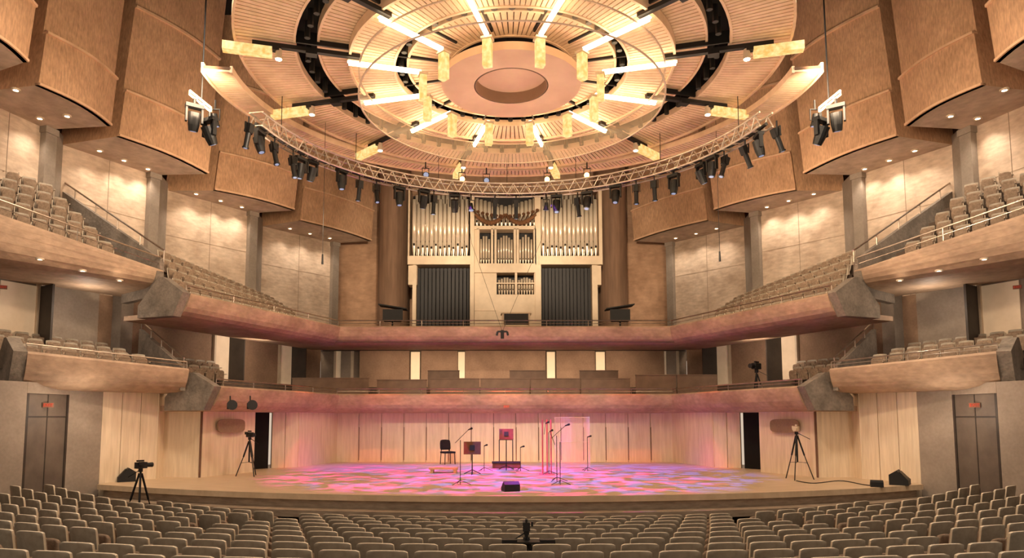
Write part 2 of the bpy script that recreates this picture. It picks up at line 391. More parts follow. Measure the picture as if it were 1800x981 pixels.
for s in(1,-1):
    g=lambda p:(p[0]*s,p[1])
    deck(upper,[g((uA[0]-.3,uA[1])),g((uC[0]-.3,uC[1]+.2))],[g(UBn),g(UBf)],[3.2,3.2],[5.3,4.6],5)
    deck_seats(g((uA[0]-.3,uA[1])),g((uC[0]-.3,uC[1]+.2)),g(UBn),g(UBf),3.2,3.2,5.3,4.6,5,0.03,0.86)
    deck_seats(g((-8.8,20.2)),g((-6.8,27.2)),g(LB),g(LBc),0.45,0.45,1.35,1.35,4,0.03,0.36,skip=2)
b=MB(); b.prism([(uC[0]-.3,uC[1]+.3),(-uC[0]+.3,uC[1]+.3),(10,35.4),(-10,35.4)],ZC+3.05,ZC+3.25); b.build("organ_platform",['deck'],upper)
for s,nm in((1,'left'),(-1,'right')):
    g=lambda p:(p[0]*s,p[1])
    R_=H(332,652,1.37); L_=H(48,624,1.56)
    e=empty("balcony",label="lower stepped concrete side balcony box",cat="balcony")
    b=MB(); sweep(b,[g(R_),g(L_)],[0.74,0.72],[1.44,1.66]); b.build("balcony_front",['fascia'],e)
    rail(e,[g(R_),g(L_)],[1.44,1.66],0.2)
    cap(e,g(L_),g(R_),0.72,1.64,0.4)
    bk0,bk1=(-12.7,22.6),(-15.2,18.2)
    deck(e,[g((R_[0]-.3,R_[1]+.1)),g((L_[0]-.3,L_[1]+.1))],[g(bk0),g(bk1)],[1.15,1.25],[1.65,1.85],3)
    deck_seats(g((R_[0]-.3,R_[1]+.1)),g((L_[0]-.3,L_[1]+.1)),g(bk0),g(bk1),1.15,1.25,1.65,1.85,3,0.14,1.0,0.46,0,0.74)
    b=MB(); b.seg(g((R_[0]-.2,R_[1]+.1)),g((-12.0,22.2)),0.14,ZC+0.8,ZC+1.5,z0b=ZC+1.5,z1b=ZC+2.9); b.build("stair_parapet",['concg'],e)
    b=MB(); a_=Vector(g((R_[0]-.2,R_[1]+.1))+(ZC+1.75,)); c_=Vector(g((-12.0,22.2))+(ZC+3.15,)); b.cyl(a_,c_,0.028,n=6)
    for j in range(5):
        q=a_.lerp(c_,j/4); b.cyl(q-Vector((0,0,0.3)),q,0.018,n=5)
    b.build("railing",['chrome'],e)
    q0=(L_[0]-1.0,L_[1]-1.0); q1=(L_[0]-2.6,L_[1]-5.5)
    e=empty("balcony",label="short stepped concrete side balcony box over the stalls",cat="balcony")
    b=MB(); sweep(b,[g(q0),g(q1)],[1.0,1.1],[1.75,1.85]); b.build("balcony_front",['fascia'],e); rail(e,[g(q0),g(q1)],[1.75,1.85],0.25)
    deck(e,[g((q0[0]-.3,q0[1])),g((q1[0]-.3,q1[1]))],[g((q0[0]-3,q0[1]+1)),g((q1[0]-3,q1[1]))],[1.4,1.5],[2.0,2.1],3)
    R2=H(287,478,4.35); L2=H(-40,362,5.2)
    e=empty("balcony",label="upper stepped concrete side balcony with raked seats",cat="balcony")
    b=MB(); sweep(b,[g(R2),g(L2)],[3.88,3.95],[4.4,5.2]); b.build("balcony_front",['fascia'],e)
    rail(e,[g(R2),g(L2)],[4.4,5.2],0.4)
    bk0=H(100,335,7.0); bk1=H(-60,262,7.7)
    deck(e,[g((R2[0]-.3,R2[1]+.1)),g((L2[0]-.3,L2[1]+.1))],[g(bk0),g(bk1)],[4.0,4.7],[6.4,6.9],6)
    deck_seats(g((R2[0]-.3,R2[1]+.1)),g((L2[0]-.3,L2[1]+.1)),g(bk0),g(bk1),4.0,4.7,6.4,6.9,6,0.1,1.0,0.43,0,0.7)
    w1=H(97,318,7.9)
    b=MB(); b.seg(g((R2[0]-.1,R2[1]+.1)),g(w1),0.16,ZC+3.9,ZC+4.75,z0b=ZC+6.0,z1b=ZC+7.75); b.build("stair_parapet",['concg'],e)
    b=MB(); a_=Vector(g(R2)+(ZC+5.0,)); c_=Vector(g(w1)+(ZC+8.05,)); b.cyl(a_,c_,0.03,n=6)
    for j in range(6):
        q=a_.lerp(c_,j/5); b.cyl(q-Vector((0,0,0.35)),q,0.02,n=5)
    b.build("railing",['chrome'],e)
    cap(e,g(R2),g(L2),3.6,4.35,0.2,depth=-0.2,w=2.2)
for y,h0,h1,x0,x1 in((28.2,0.7,1.62,-8.8,-5.6),(28.2,0.7,1.55,-5.3,-3.2),(29.2,1.0,2.0,-3.3,-1.9),(29.2,1.0,2.0,0.2,1.8),(29.2,1.0,2.0,3.2,4.9),(28.2,0.7,1.6,-3.1,5.2),(28.2,0.7,1.75,5.4,8.8)):
    n=max(1,int((x1-x0)/1.7)); w=(x1-x0)/n
    for i in range(n):
        b=MB(); b.box((0,0,(h1-h0)/2),(w-0.05,0.08,h1-h0)); b.box((0,0.25,(h1-h0)*0.45),(w-0.1,0.42,0.07)); b.box((0,0,h1-h0+0.02),(w-0.03,0.13,0.04))
        b.build("choir_bench",['bench'],loc=(x0+w*(i+0.5),y,ZC+h0),label="brown choir bench with solid wooden back",cat="bench",group="choir benches on lower balcony")
# ------------------------------------------------------------------ mid tier walls and doors
for s,side in((1,"left"),(-1,"right")):
    g=lambda p:(p[0]*s,p[1])
    b=MB(); pts=[(-16.2,14.0),(-15.0,18.0),(-13.3,21.9)]
    for a,c in zip(pts,pts[1:]): b.seg(g(a),g(c),0.15,ZC+0.6,ZC+4.3)
    b.seg(g((-13.3,21.9)),g((-8.4,31.0)),0.15,ZC+0.3,ZC+4.0,1)
    b.box(g((-12.75,22.4))+(ZC+2.3,),(0.45,0.45,3.6),rz=s*-0.4,mi=2)
    b.build("wall_%s.001"%side,['greywall','brownwall','pil'],label="brown wall between balcony tiers",kind="structure")
    a=Vector((-13.3,21.9)); c=Vector((-8.4,31.0)); d=(c-a).normalized(); n=Vector((d.y,-d.x))
    for t in(0.47,0.79):
        p=a.lerp(c,t)+n*0.1
        b=MB(); q0,q1=p-d*0.34,p+d*0.34
        b.seg(g(q0),g(q1),0.06,ZC+1.2,ZC+3.75,0); b.seg(g(q0-d*0.08),g(q0),0.2,ZC+1.2,ZC+3.8,1); b.seg(g(q1),g(q1+d*0.08),0.2,ZC+1.2,ZC+3.8,1)
        b.seg(g(q1),g(q1+n*0.75+d*0.1),0.05,ZC+1.2,ZC+3.7,2)
        b.build("door_%d"%(3+int(t*10)+(s>0)*10),['doorglow','frame','doord'],label="half-open balcony door with lit corridor",kind="structure")
    p=Vector((-14.35,19.6)); d2=(Vector((-13.3,21.9))-Vector((-15.0,18.0))).normalized(); n2=Vector((d2.y,-d2.x)); p+=n2*0.12
    b=MB(); b.seg(g(p-d2*0.5),g(p+d2*0.5),0.06,ZC+1.8,ZC+3.9,0); b.seg(g(p+d2*0.5),g(p+d2*0.62),0.2,ZC+1.8,ZC+4.0,1)
    b.seg(g(p+d2*0.62),g(p+d2*0.5+n2*0.8),0.06,ZC+1.8,ZC+3.9,2)
    b.build("door_%d"%(30+s),['doorglow','frame','doord'],label="open side balcony door with lit corridor",kind="structure")
b=MB(); Y=31.0
b.seg((-8.4,Y+0.3),(8.4,Y+0.3),0.1,ZC+0.9,ZC+3.1,1)
xs=[(-6.55,-4.3),(-3.75,-2.1),(-1.75,1.9),(2.4,4.15),(4.65,7.3)]
for x0,x1 in xs: b.seg((x0,Y),(x1,Y),0.14,ZC+0.9,ZC+3.1,0)
b.build("wall_back.001",['midwall_lit','greywall'],label="brown panelled wall behind choir seats",kind="structure")
for i,(x,w) in enumerate(((-4.02,0.4),(-1.92,0.3),(2.15,0.36),(4.4,0.4))):
    b=MB(); b.box((0,0,0),(w,0.06,2.0)); b.build("wall_strip_light",['slot'],loc=(x,Y-0.02,ZC+2.0),label="vertical warm light slot between wall panels",cat="light")
for i,x in enumerate((-7.3,7.55)):
    b=MB(); b.box((0,0,0),(0.7,0.06,2.0),mi=0); b.box((-0.4,0,0),(0.1,0.16,2.05),mi=1); b.box((0.4,0,0),(0.1,0.16,2.05),mi=1); b.box((0.1,-0.06,0),(0.45,0.05,1.95),mi=2)
    b.build("door_%d"%(40+i),['doorglow','frame','greywall'],loc=(x,Y+0.1,ZC+2.1),label="framed white door in back wall",kind="structure")
exit_sign((14.0,18.6,ZC+3.6),-0.6,0.2,"small red EXIT sign beside side balcony door")
exit_sign((-14.0,18.6,ZC+3.6),0.6,0.2,"small red EXIT sign beside side balcony door")
# ------------------------------------------------------------------ upper bays: walls, pilasters, acoustic panels
BAYS=[((-100,20),(42,110),(-260,40),(-75,150)),((62,150),(190,222),(-62,165),(78,228)),((205,240),(362,306),(105,255),(265,308)),((375,335),(515,370),(290,335),(440,375)),((525,388),(650,424),(458,398),(585,428))]
HS=9.0
for s,side in((1,"left"),(-1,"right")):
    wb=MB()
    prev=None
    for bi,(pl,pr,wl,wr) in enumerate(BAYS):
        PL,PR,WL,WR=[Vector(H(*q,HS)) for q in(pl,pr,wl,wr)]
        g=lambda p:(p[0]*s,p[1])
        lo=ZC+3.3
        wb.seg(g(WL),g(WR),0.2,lo,ZC+HS+0.1,0)
        d=(PR-PL).normalized(); n=Vector((d.y,-d.x))
        dd=(WR-WL).normalized(); nw=Vector((dd.y,-dd.x))
        q=WL.lerp(WR,0.5)+nw*0.1; wb.seg(g(q),g(q+dd*0.015),0.02,lo,ZC+HS,2)
        wb.seg(g(WL+nw*0.1),g(WR+nw*0.1),0.015,ZC+7.2,ZC+7.212,2)
        if prev is not None: wb.seg(g(prev),g(WL),0.22,lo,ZC+HS+0.3,1)
        pb=MB(); pb.box((0,0,(ZC+HS-lo)/2),(0.26,0.38,ZC+HS-lo)); pb.box((0,0,0.1),(0.34,0.46,0.2)); pb.box((0,0,ZC+HS-lo-.1),(0.34,0.46,0.2))
        pb.build("pilaster",['pil'],loc=g(WR-dd*0.02+nw*0.2)+(lo,),rz=s*-math.atan2(dd.x,dd.y),label="grey painted vertical pilaster against concrete wall",cat="pillar")
        prev=WR
        e=empty("fabric_baffle",g(PL)+(ZC+HS,),label="tall tan fabric-covered acoustic wall baffle with curved seam",cat="acoustic panel")
        O=Vector(g(PL)+(ZC+HS,))
        cur=[]
        for i in range(9):
            t=i/8; q=PL.lerp(PR,t)+n*0.22*math.sin(math.pi*t); cur.append(q)
        poly=[g(q) for q in cur]+[g(WR),g(WL)]
        if s<0: poly=poly[::-1]
        hh=8.0; shv=d*0.095*hh
        b=MB(); b.prism([(p[0]-O.x,p[1]-O.y) for p in poly],0,hh,mi=0,shift=(shv.x*s,shv.y),mbot=1)
        b.build("baffle_body",['fabric','conc'],e)
        for (z0,z1,o1,mm) in((0.0,1.55,0.10,'fabric'),(1.55,1.62,0.16,'fabtrim_lit'),(0.0,0.07,0.15,'fabtrim_lit'),(4.6,4.68,0.08,'fabtrim_lit')):
            b=MB(); m=[]
            for zz in(z0,z1):
                for q,oo in [(q,o1) for q in cur]+[(q,-0.02) for q in cur[::-1]]:
                    r=q+n*oo+d*0.095*zz; gx=g(r); m.append((gx[0]-O.x,gx[1]-O.y,zz))
            k=len(m)//2; b.add(m,[tuple(range(k))[::-1],tuple(range(k,2*k))]+[(i,(i+1)%k,k+(i+1)%k,k+i) for i in range(k)])
            b.build("fabric_band" if mm=='fabric' else "trim_batten",[mm],e)
    wb.build("wall_%s.002"%side,['conc','pil','joint'],label="board-marked concrete upper side wall",kind="structure")
    ob=MB(); pts=[(-19,6),(-17.5,18),(-16.0,25),(-12.5,33),(-9.5,36)]
    for a,c in zip(pts,pts[1:]): ob.seg((a[0]*s,a[1]),(c[0]*s,c[1]),0.2,ZC+3.0,19.5)
    ob.build("wall_%s.003"%side,['outer'],label="dark brown outer wall behind panels",kind="structure")
b=MB(); b.seg((-9.6,35.6),(9.6,35.6),0.2,ZC+3.0,19.5)
b.build("wall_back.002",['organwall_lit'],label="brown wall behind the pipe organ",kind="structure")
for s in(1,-1):
    b=MB(); c=(-5.65*s,34.9); pts=[]
    for i in range(17):
        a=math.pi*i/16; pts.append((0.8*math.cos(a),-0.9*math.sin(a)))
    b.prism(pts+[(-0.8,0.5),(0.8,0.5)],0,19.0-ZC-3.2); 
    b.build("rounded_column",['colwall'],loc=c+(ZC+3.2,),label="tall rounded brown column beside the organ",cat="pillar")
# ------------------------------------------------------------------ downlights
me_h=MB(); me_h.ring((0,0),0.07,0.12,-0.03,0.02,n=16); me_h=me_h.mesh("downlight_housing",['frame'])
me_l=MB(); me_l.cyl((0,0,-0.012),(0,0,0.015),0.07,n=14); me_l=me_l.mesh("downlight_lens",['down'])
def downlight(x,y,z,en=60,spot=True,sc=1.0,grp="downlights under wall soffits"):
    o=obj("recessed_downlight",me_h,loc=(x,y,z),label="small round recessed downlight, glowing warm white",cat="light",group=grp)
    o.scale=(sc,sc,sc)
    l=obj("lens",me_l,o)
    if spot: light('SPOT',"downlight_lamp",(x,y,z-0.08),en,(1.0,0.84,0.66),(x,y,z-3),size=0.06,spot=120,blend=0.9)
for i,(px,py) in enumerate([(28,157),(70,207),(118,203),(175,264),(218,281),(260,296),(345,340),(388,352),(425,363),(510,401),(545,410),(580,418)]):
    x,y=H(px,py,HS)
    for s in(1,-1): downlight(x*s,y,ZC+HS-0.01,80,True,1.0)
for px,py in((70,458),(145,478),(210,495)):
    x,y=H(px,py,3.86)
    for s in(1,-1): downlight(x*s,y,ZC+3.9,24,True,0.8,"downlights under side balcony")
# ------------------------------------------------------------------ canopy
CC=(0.0,17.0)
can=empty("acoustic_canopy",(0,17,ZC+8.7),label="round white slatted acoustic canopy with glowing light spokes",cat="acoustic canopy")
def cpart(b,name,mats,smooth=False,label=None):
    me=b.mesh(name,mats,smooth); me.transform(Matrix.Translation((0,-17,-(ZC+8.7)))); return obj(name,me,can,label=label)
TP=2*math.pi
def slat_ring(r0,r1,h,a0=0,a1=TP,w=0.13,CC=CC,tilt=0):
    n=int((a1-a0)*(r0+r1)/2/w)
    b=MB(); b.slats(CC,r0,r1,ZC+h,ZC+h+0.05,a0,a1,n,0.2,0); b.ring(CC,r0,r1,ZC+h+0.055,ZC+h+0.12,a0,a1,96,1)
    b.ring(CC,r1-0.03,r1+0.03,ZC+h-0.05,ZC+h+0.2,a0,a1,96,0); b.ring(CC,r0-0.03,r0+0.03,ZC+h-0.02,ZC+h+0.15,a0,a1,96,0)
    if tilt: b.v=[(x,y,z+tilt*(y-CC[1])) for x,y,z in b.v]
    cpart(b,"slatted_ring",['slat','slatd'])
slat_ring(6.95,7.62,8.5,math.radians(82),math.radians(278),tilt=0.06)
slat_ring(5.4,6.75,8.93)
slat_ring(3.9,4.85,9.08)
slat_ring(3.0,4.1,8.85)
slat_ring(1.6,2.66,9.0)
b=MB(); b.ring(CC,1.4,6.75,ZC+9.6,ZC+9.7,n=96); cpart(b,"black_backing",['dark'])
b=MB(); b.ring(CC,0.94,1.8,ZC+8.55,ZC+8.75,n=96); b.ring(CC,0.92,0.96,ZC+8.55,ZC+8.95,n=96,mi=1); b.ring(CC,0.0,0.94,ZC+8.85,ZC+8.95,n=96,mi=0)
cpart(b,"centre_disc",['disc','discshade'])
b=MB(); b.ring(CC,3.86,3.88,ZC+8.0,ZC+8.6,n=96); cpart(b,"acrylic_ring",['acryl'])
b=MB(); b.ring(CC,3.85,3.89,ZC+7.98,ZC+8.0,n=96); b.ring(CC,3.85,3.89,ZC+8.6,ZC+8.62,n=96); cpart(b,"ring_edge",['frame'])
me_fc=MB(); me_fc.cyl((0,0,-0.2),(0,0,0.2),0.07,n=8); me_fc=me_fc.mesh("fixture_can",['black'])
for k in range(12):
    a=math.radians(15+30*k); ca,sa=math.sin(a),-math.cos(a); rz=math.atan2(sa,ca)
    P=lambda r,h:(CC[0]+ca*r,CC[1]+sa*r,ZC+h)
    b=MB(); b.box(P(5.1,8.8),(2.5,0.12,0.1),rz); b.box(P(4.2,9.1),(4.6,0.05,0.3),rz); b.box(P(5.0,8.72),(0.26,0.2,0.08),rz); b.box(P(5.85,8.72),(0.22,0.16,0.1),rz)
    cpart(b,"radial_beam",['black'])
    b=MB(); b.box(P(3.25,8.6),(1.75,0.06,0.06),rz); b.box(P(3.25,8.65),(1.8,0.09,0.03),rz); cpart(b,"light_tube",['tube'])
    b=MB(); b.box(P(2.3,8.22),(0.17,0.2,0.62),rz); cpart(b,"lantern",['lantern'])
    b=MB(); b.box(P(2.3,8.56),(0.23,0.26,0.05),rz); cpart(b,"lantern_cap",['frame'])
    b=MB(); b.box(P(6.45,8.62),(1.1,0.22,0.2),rz); cpart(b,"lantern",['lantern'])
    b=MB(); b.cyl(P(5.75,8.48),P(5.75,8.72),0.09,0.07,n=10); cpart(b,"downlight_can",['frame'])
    b=MB(); b.cyl(P(5.75,8.465),P(5.75,8.48),0.07,n=10); cpart(b,"downlight_lens",['down'])
    for j in range(4):
        aa=a+math.radians(5+6*j); obj("fixture_can",me_fc,can,(math.sin(aa)*5.12,-math.cos(aa)*5.12,0.35))
    for j in range(3):
        aa=a+math.radians(6+8*j); obj("fixture_can",me_fc,can,(math.sin(aa)*2.83,-math.cos(aa)*2.83,0.4))
for k in range(16):
    a=TP*k/16+0.1; r=4.5
    b=MB(); b.cyl((CC[0]+r*math.sin(a),CC[1]-r*math.cos(a),ZC+9.1),(CC[0]+r*math.sin(a),CC[1]-r*math.cos(a),19.4),0.02,n=5); cpart(b,"suspension_rod",['black'])
# ------------------------------------------------------------------ truss
TR=6.75; TY=16.0; TZ=ZC+7.58
tr=empty("lighting_truss",(0,TY+TR,TZ),label="curved aluminium lighting truss hung under the canopy",cat="lighting truss")
def tp(a,r,z): return Vector((math.sin(a)*r,TY+math.cos(a)*r,z))
b=MB(); A0=math.radians(-80); NS=44
for i in range(NS):
    a=A0+(-2*A0)*i/NS; c=A0+(-2*A0)*(i+1)/NS; m=(a+c)/2
    for r,z in((TR-.18,TZ),(TR+.18,TZ),(TR-.18,TZ+.36),(TR+.18,TZ+.36)): b.cyl(tp(a,r,z),tp(c,r,z),0.028,n=6)
    for r in(TR-.18,TR+.18): b.cyl(tp(a,r,TZ),tp(m,r,TZ+.36),0.018,n=5); b.cyl(tp(m,r,TZ+.36),tp(c,r,TZ),0.018,n=5)
    b.cyl(tp(a,TR-.18,TZ),tp(m,TR+.18,TZ),0.014,n=4); b.cyl(tp(a,TR-.18,TZ),tp(a,TR+.18,TZ),0.014,n=4); b.cyl(tp(a,TR-.18,TZ+.36),tp(a,TR+.18,TZ+.36),0.014,n=4)
me=b.mesh("truss_frame",['alu']); me.transform(Matrix.Translation((0,-TY-TR,-TZ))); obj("truss_frame",me,tr)
b=MB()
for i in range(NS):
    a=A0+(-2*A0)*i/NS; c=A0+(-2*A0)*(i+1)/NS
    b.cyl(tp(a,TR,TZ+.05+0.02*math.sin(i)),tp(c,TR,TZ+.05+0.02*math.sin(i+1)),0.05,n=6)
me=b.mesh("cable_loom",['black']); me.transform(Matrix.Translation((0,-TY-TR,-TZ))); obj("cable_loom",me,tr)
b=MB()
for a in(-70,-45,-20,0,20,45,70): 
    q=tp(math.radians(a),TR,TZ+.34); b.cyl(q,(q.x,q.y,19.4),0.012,n=4)
me=b.mesh("truss_cable",['black']); me.transform(Matrix.Translation((0,-TY-TR,-TZ))); obj("truss_cable",me,tr)
def lamp_meshes(kind):
    hs=MB(); yk=MB(); ln=MB()
    if kind=='par':
        hs.cyl((0,0,0.14),(0,0,-0.12),0.07,0.10,n=12); hs.cyl((0,0,-0.12),(0,0,-0.16),0.115,n=12); ln.cyl((0,0,-0.162),(0,0,-0.168),0.095,n=12)
        for x in(-0.12,0.12): yk.box((x,0,0.12),(0.02,0.03,0.28))
        yk.box((0,0,0.26),(0.26,0.04,0.02)); yk.cyl((0,0,0.26),(0,0,0.5),0.025,n=6)
    elif kind=='profile':
        hs.box((0,0,0.14),(0.18,0.2,0.26)); hs.cyl((0,0,0.02),(0,0,-0.42),0.08,0.075,n=12); hs.cyl((0,0,-0.42),(0,0,-0.46),0.1,n=12); ln.cyl((0,0,-0.462),(0,0,-0.468),0.06,n=12)
        for x in(-0.14,0.14): yk.box((x,0,0.14),(0.02,0.04,0.3))
        yk.box((0,0,0.29),(0.3,0.04,0.02)); yk.cyl((0,0,0.29),(0,0,0.5),0.025,n=6)
    else:
        hs.cyl((0,0,0.2),(0,0,-0.12),0.16,0.15,n=14); hs.cyl((0,0,-0.12),(0,0,-0.3),0.15,0.12,n=14); ln.cyl((0,0,-0.302),(0,0,-0.31),0.08,n=14)
        for x in(-0.2,0.2): yk.box((x,0,0.14),(0.05,0.12,0.42))
        yk.box((0,0,0.38),(0.46,0.2,0.1)); yk.cyl((0,0,0.4),(0,0,0.6),0.04,n=6)
    return hs.mesh("lamp_housing",['black']),yk.mesh("yoke",['black']),ln.mesh("lens",['glass'])
LM={k:lamp_meshes(k) for k in('par','profile','head')}
wl_=LM['par'][2].copy(); wl_.materials.clear(); wl_.materials.append(M['glassw']); LM['warm']=(LM['par'][0],LM['par'][1],wl_)
LBL={'par':"black par can stage lamp hung from truss",'profile':"long black profile spotlight hung from truss",'head':"large black moving head light hung from truss",'warm':"black stage lamp with warm glowing lens on truss"}
def stage_lamp(loc,kind,tilt=0,rz=0,sc=1.0,grp="stage lights on truss"):
    e=empty("stage_spotlight",loc,rz,label=LBL[kind],cat="spotlight",group=grp); e.scale=(sc,sc,sc)
    h,y,l=LM[kind]; obj("lamp_housing",h,e,rot=(tilt,0,0)); obj("yoke",y,e); obj("lens",l,e,rot=(tilt,0,0))
def ang_for(px):
    best=None
    for i in range(-900,901):
        a=math.radians(i/10*0.95); q=tp(a,TR,TZ); e=abs(proj(*q)[0]-px)
        if best is None or e<best[0]: best=(e,a)
    return best[1]
for px,kd in[(435,'profile'),(457,'head'),(478,'profile'),(515,'profile'),(530,'head'),(553,'head'),(598,'head'),(630,'profile'),(662,'profile'),(703,'head'),(745,'head'),(762,'profile'),(800,'head'),(828,'par'),(870,'profile'),(907,'profile'),(960,'par'),(978,'head'),(1015,'profile'),(1032,'head'),(1083,'head'),(1120,'profile'),(1152,'profile'),(1182,'head'),(1233,'head'),(1254,'head'),(1272,'profile'),(1311,'profile'),(1333,'head'),(1360,'profile')]:
    a=ang_for(px); s_=.86 if kd!='head' else .84; q=tp(a,TR+random.uniform(-.1,.1),TZ-0.36-random.uniform(0,.1)); stage_lamp(q,kd,random.uniform(-.35,.5),-a+random.uniform(-.3,.3),s_)
for px,kd in((748,'par'),(812,'warm'),(855,'par'),(962,'warm'),(1032,'warm')):
    a=ang_for(px); q=tp(a,TR,TZ+0.5); stage_lamp(q,kd,-1.3,-a*0.5,0.9,"lamps standing on truss")
for s in(1,-1):
    x,y,z=(-7.65*s if s>0 else 7.8),16.2,ZC+7.5
    e=empty("lamp_hanging_bar",(x,y,z),label="white suspended lamp bar on long black cable",cat="lighting bar")
    b=MB(); b.cyl((-.3*s,0,0.55),(.25*s,0,0.1),0.03,n=6); b.cyl((-.3*s,0,0.45),(.25*s,0,0.0),0.03,n=6)
    for t in(0,.33,.66,1): b.cyl((-.3*s+.55*s*t,0,.55-.45*t),(-.3*s+.55*s*t,0,.45-.45*t),0.02,n=5)
    b.build("bar_frame",['frame'],e); b=MB(); b.cyl((0,0,0.35),(0.05*s,0,19.3-z),0.02,n=5); b.build("suspension_cable",['black'],e)
    stage_lamp((x-.12*s,y-.1,z-0.25),'head',0.3,0.6*s,0.9,"lamps on hanging bar"); stage_lamp((x+.22*s,y,z-0.55),'head',0.5,-0.5*s,0.9,"lamps on hanging bar"); stage_lamp((x+.3*s,y+.1,z-0.15),'par',0.2,0,1.0,"lamps on hanging bar")
for (px1,py1,Y) in((567,450,20),(1265,445,20)):
    x1,z1=AY(px1,py1,Y)
    b=MB(); b.cyl((0,0,0),(0,0,10.0),0.008,n=4); b.cyl((0,0,-0.25),(0,0,0.05),0.035,0.025,n=8)
    b.build("hanging_microphone",['black'],loc=(x1,Y,z1),label="black microphone hanging on a thin cable",cat="microphone")
x,z=AY(883,583,24); b=MB(); b.cyl((0,0,0),(-1.1,0,3.2),0.008,n=4); b.cyl((0,0,0),(1.4,0,3.3),0.008,n=4); b.cyl((0,0,-.25),(0,0,.05),0.06,n=8); b.box((0,0,0.0),(0.35,0.06,0.06)); b.cyl((-.17,0,0),(-.2,0,-.14),0.04,n=6); b.cyl((.17,0,0),(.2,0,-.14),0.04,n=6)
b.cyl((-1.1,0,3.2),(-1.6,0,6.5),0.008,n=4); b.cyl((1.4,0,3.3),(1.9,0,6.5),0.008,n=4)
b.build("hanging_microphone",['black'],loc=(x,24,z),label="black stereo microphone array hung on two cables",cat="microphone")
# ------------------------------------------------------------------ organ
OY=33.0
org=empty("pipe_organ",(0.07,OY,ZC+3.25),label="large pipe organ with silver pipes in cream case",cat="pipe organ")
O0=Vector((0.07,OY,ZC+3.25))
def og(px,py):
    x,z=AY(px,py,OY); return x-O0.x,z-O0.z
def obox(b,x0,y0,x1,y1,d0,d1,mi=0):
    a=og(x0,y1); c=og(x1,y0); b.box(((a[0]+c[0])/2,(d0+d1)/2,(a[1]+c[1])/2),(abs(c[0]-a[0]),abs(d1-d0),abs(c[1]-a[1])),mi=mi)
b=MB()
obox(b,717,451,828,466,-.15,.8); obox(b,947,451,1057,466,-.15,.8)
obox(b,717,335,721,466,-.1,.8); obox(b,1053,335,1057,466,-.1,.8)
obox(b,826,345,834,590,-.1,.8); obox(b,941,345,950,590,-.1,.8)
obox(b,717,466,733,500,.1,.8); obox(b,1041,466,1057,500,.1,.8); obox(b,724,466,732,600,.0,.8); obox(b,1042,466,1050,600,.0,.8)
obox(b,834,398,941,404,-.1,.6); obox(b,834,464,941,480,-.12,.6); obox(b,834,518,941,600,-.05,.6)
obox(b,834,480,873,518,0,.6); obox(b,939,480,950,518,0,.6)
for x in(838,863,869,903,908,938): obox(b,x,403,x+4,466,-.1,.5)
obox(b,905,480,909,518,-.08,.4); obox(b,873,497,940,499,-.02,.0)
obox(b,834,545,873,547,-.09,-.04); obox(b,834,404,843,464,0,.3)
b.build("organ_case",['case'],org)
b=MB(); obox(b,720,335,1054,600,0.85,1.2); b.build("case_back",['pipedark'],org)
b=MB()
for (xa,xb) in((836,888),(888,941)):
    pv=None
    for i in range(13):
        t=i/12; px=xa+(xb-xa)*t; x,z=og(px,379+15*math.sin(math.pi*t)); p=Vector((x,-0.2,z))
        if pv: b.cyl(pv,p,0.07+0.05*math.sin(math.pi*t),n=8)
        pv=p
b.build("carved_swag",['stand'],org)
def pipe(x,z0,zf,z1,y,r,name='organ_pipe',m='pipe'):
    b=MB(); b.cyl((0,0,0),(0,0,zf-z0),r*0.25,r,n=12,caps=False); b.cyl((0,0,zf-z0),(0,0,z1-z0),r,n=12); 
    b.box((0,-r*0.95,zf-z0+r*0.7),(r*0.9,r*0.25,r*1.0),mi=1)
    b.build(name,[m,'pipedark'],org,smooth=True,loc=(x,y,z0))
for (x0,x1,dirn) in((724,824,1),(951,1051,-1)):
    n=13
    for i in range(n):
        px=x0+(x1-x0)*(i+.5)/n; x,_=og(px,400); t=i/(n-1)
        wv=abs(math.sin(i*1.25)); z0=og(px,451)[1]; zf=og(px,432+6*wv)[1]; z1=og(px,350+ (8 if i%3==1 else 0))[1]
        pipe(x,z0,zf,z1,0.12,0.105 if i%2==0 else 0.092)
    for i in range(12):
        px=x0+(x1-x0)*(i+1)/13; x,_=og(px,400); pipe(x,og(px,446)[1],og(px,425)[1],og(px,340)[1],0.35,0.1)
    for i in range(14):
        px=x0+10+(x1-x0-4)*(i)/14 if dirn>0 else x0+4+(x1-x0-10)*(i)/14
        xa,_=og(px,500); b=MB(); b.box((0,0,0),(0.15,0.12,og(px,468)[1]-og(px,600)[1])); b.build("wooden_pipe",['pipedark'],org,loc=(xa,0.5+0.03*(i%2),(og(px,468)[1]+og(px,600)[1])/2))
for (x0,x1,ya,yb,n) in((843,862,405,463,4),(874,902,405,463,6),(912,937,405,463,5),(875,904,482,517,6),(910,938,482,517,6)):
    for i in range(n):
        px=x0+(x1-x0)*(i+.5)/n; x,_=og(px,400); mid=(i-(n-1)/2)/n
        pipe(x,og(px,yb)[1],og(px,yb-8)[1],og(px,ya+ (yb-ya)*(0.1+0.35*abs(mid)))[1],0.25,0.055)
for i in range(15):
    px=838+ (940-838)*i/14; x,_=og(px,380); pipe(x,og(px,397)[1],og(px,388)[1],og(px,345+14*(1-abs(i-7)/7))[1],0.4,0.095)
for i in range(15):
    t=(i-7)/7; px=888+50*t; x,z=og(px,388-10*(t*t)); b=MB(); b.cyl((0,0.3,0),(0.12*t,-0.5,0.02),0.02,0.035,n=8); b.cyl((0.12*t,-0.5,0.02),(0.14*t,-0.68,0.03),0.035,0.085,n=10,caps=False)
    b.build("trumpet_pipe",['stand'],org,loc=(x,0,z))
x,z=AY(907,566,31.2)
e=empty("organ_console",(x,31.0,ZC+3.25),label="wooden organ console with keyboards and bench",cat="organ console")
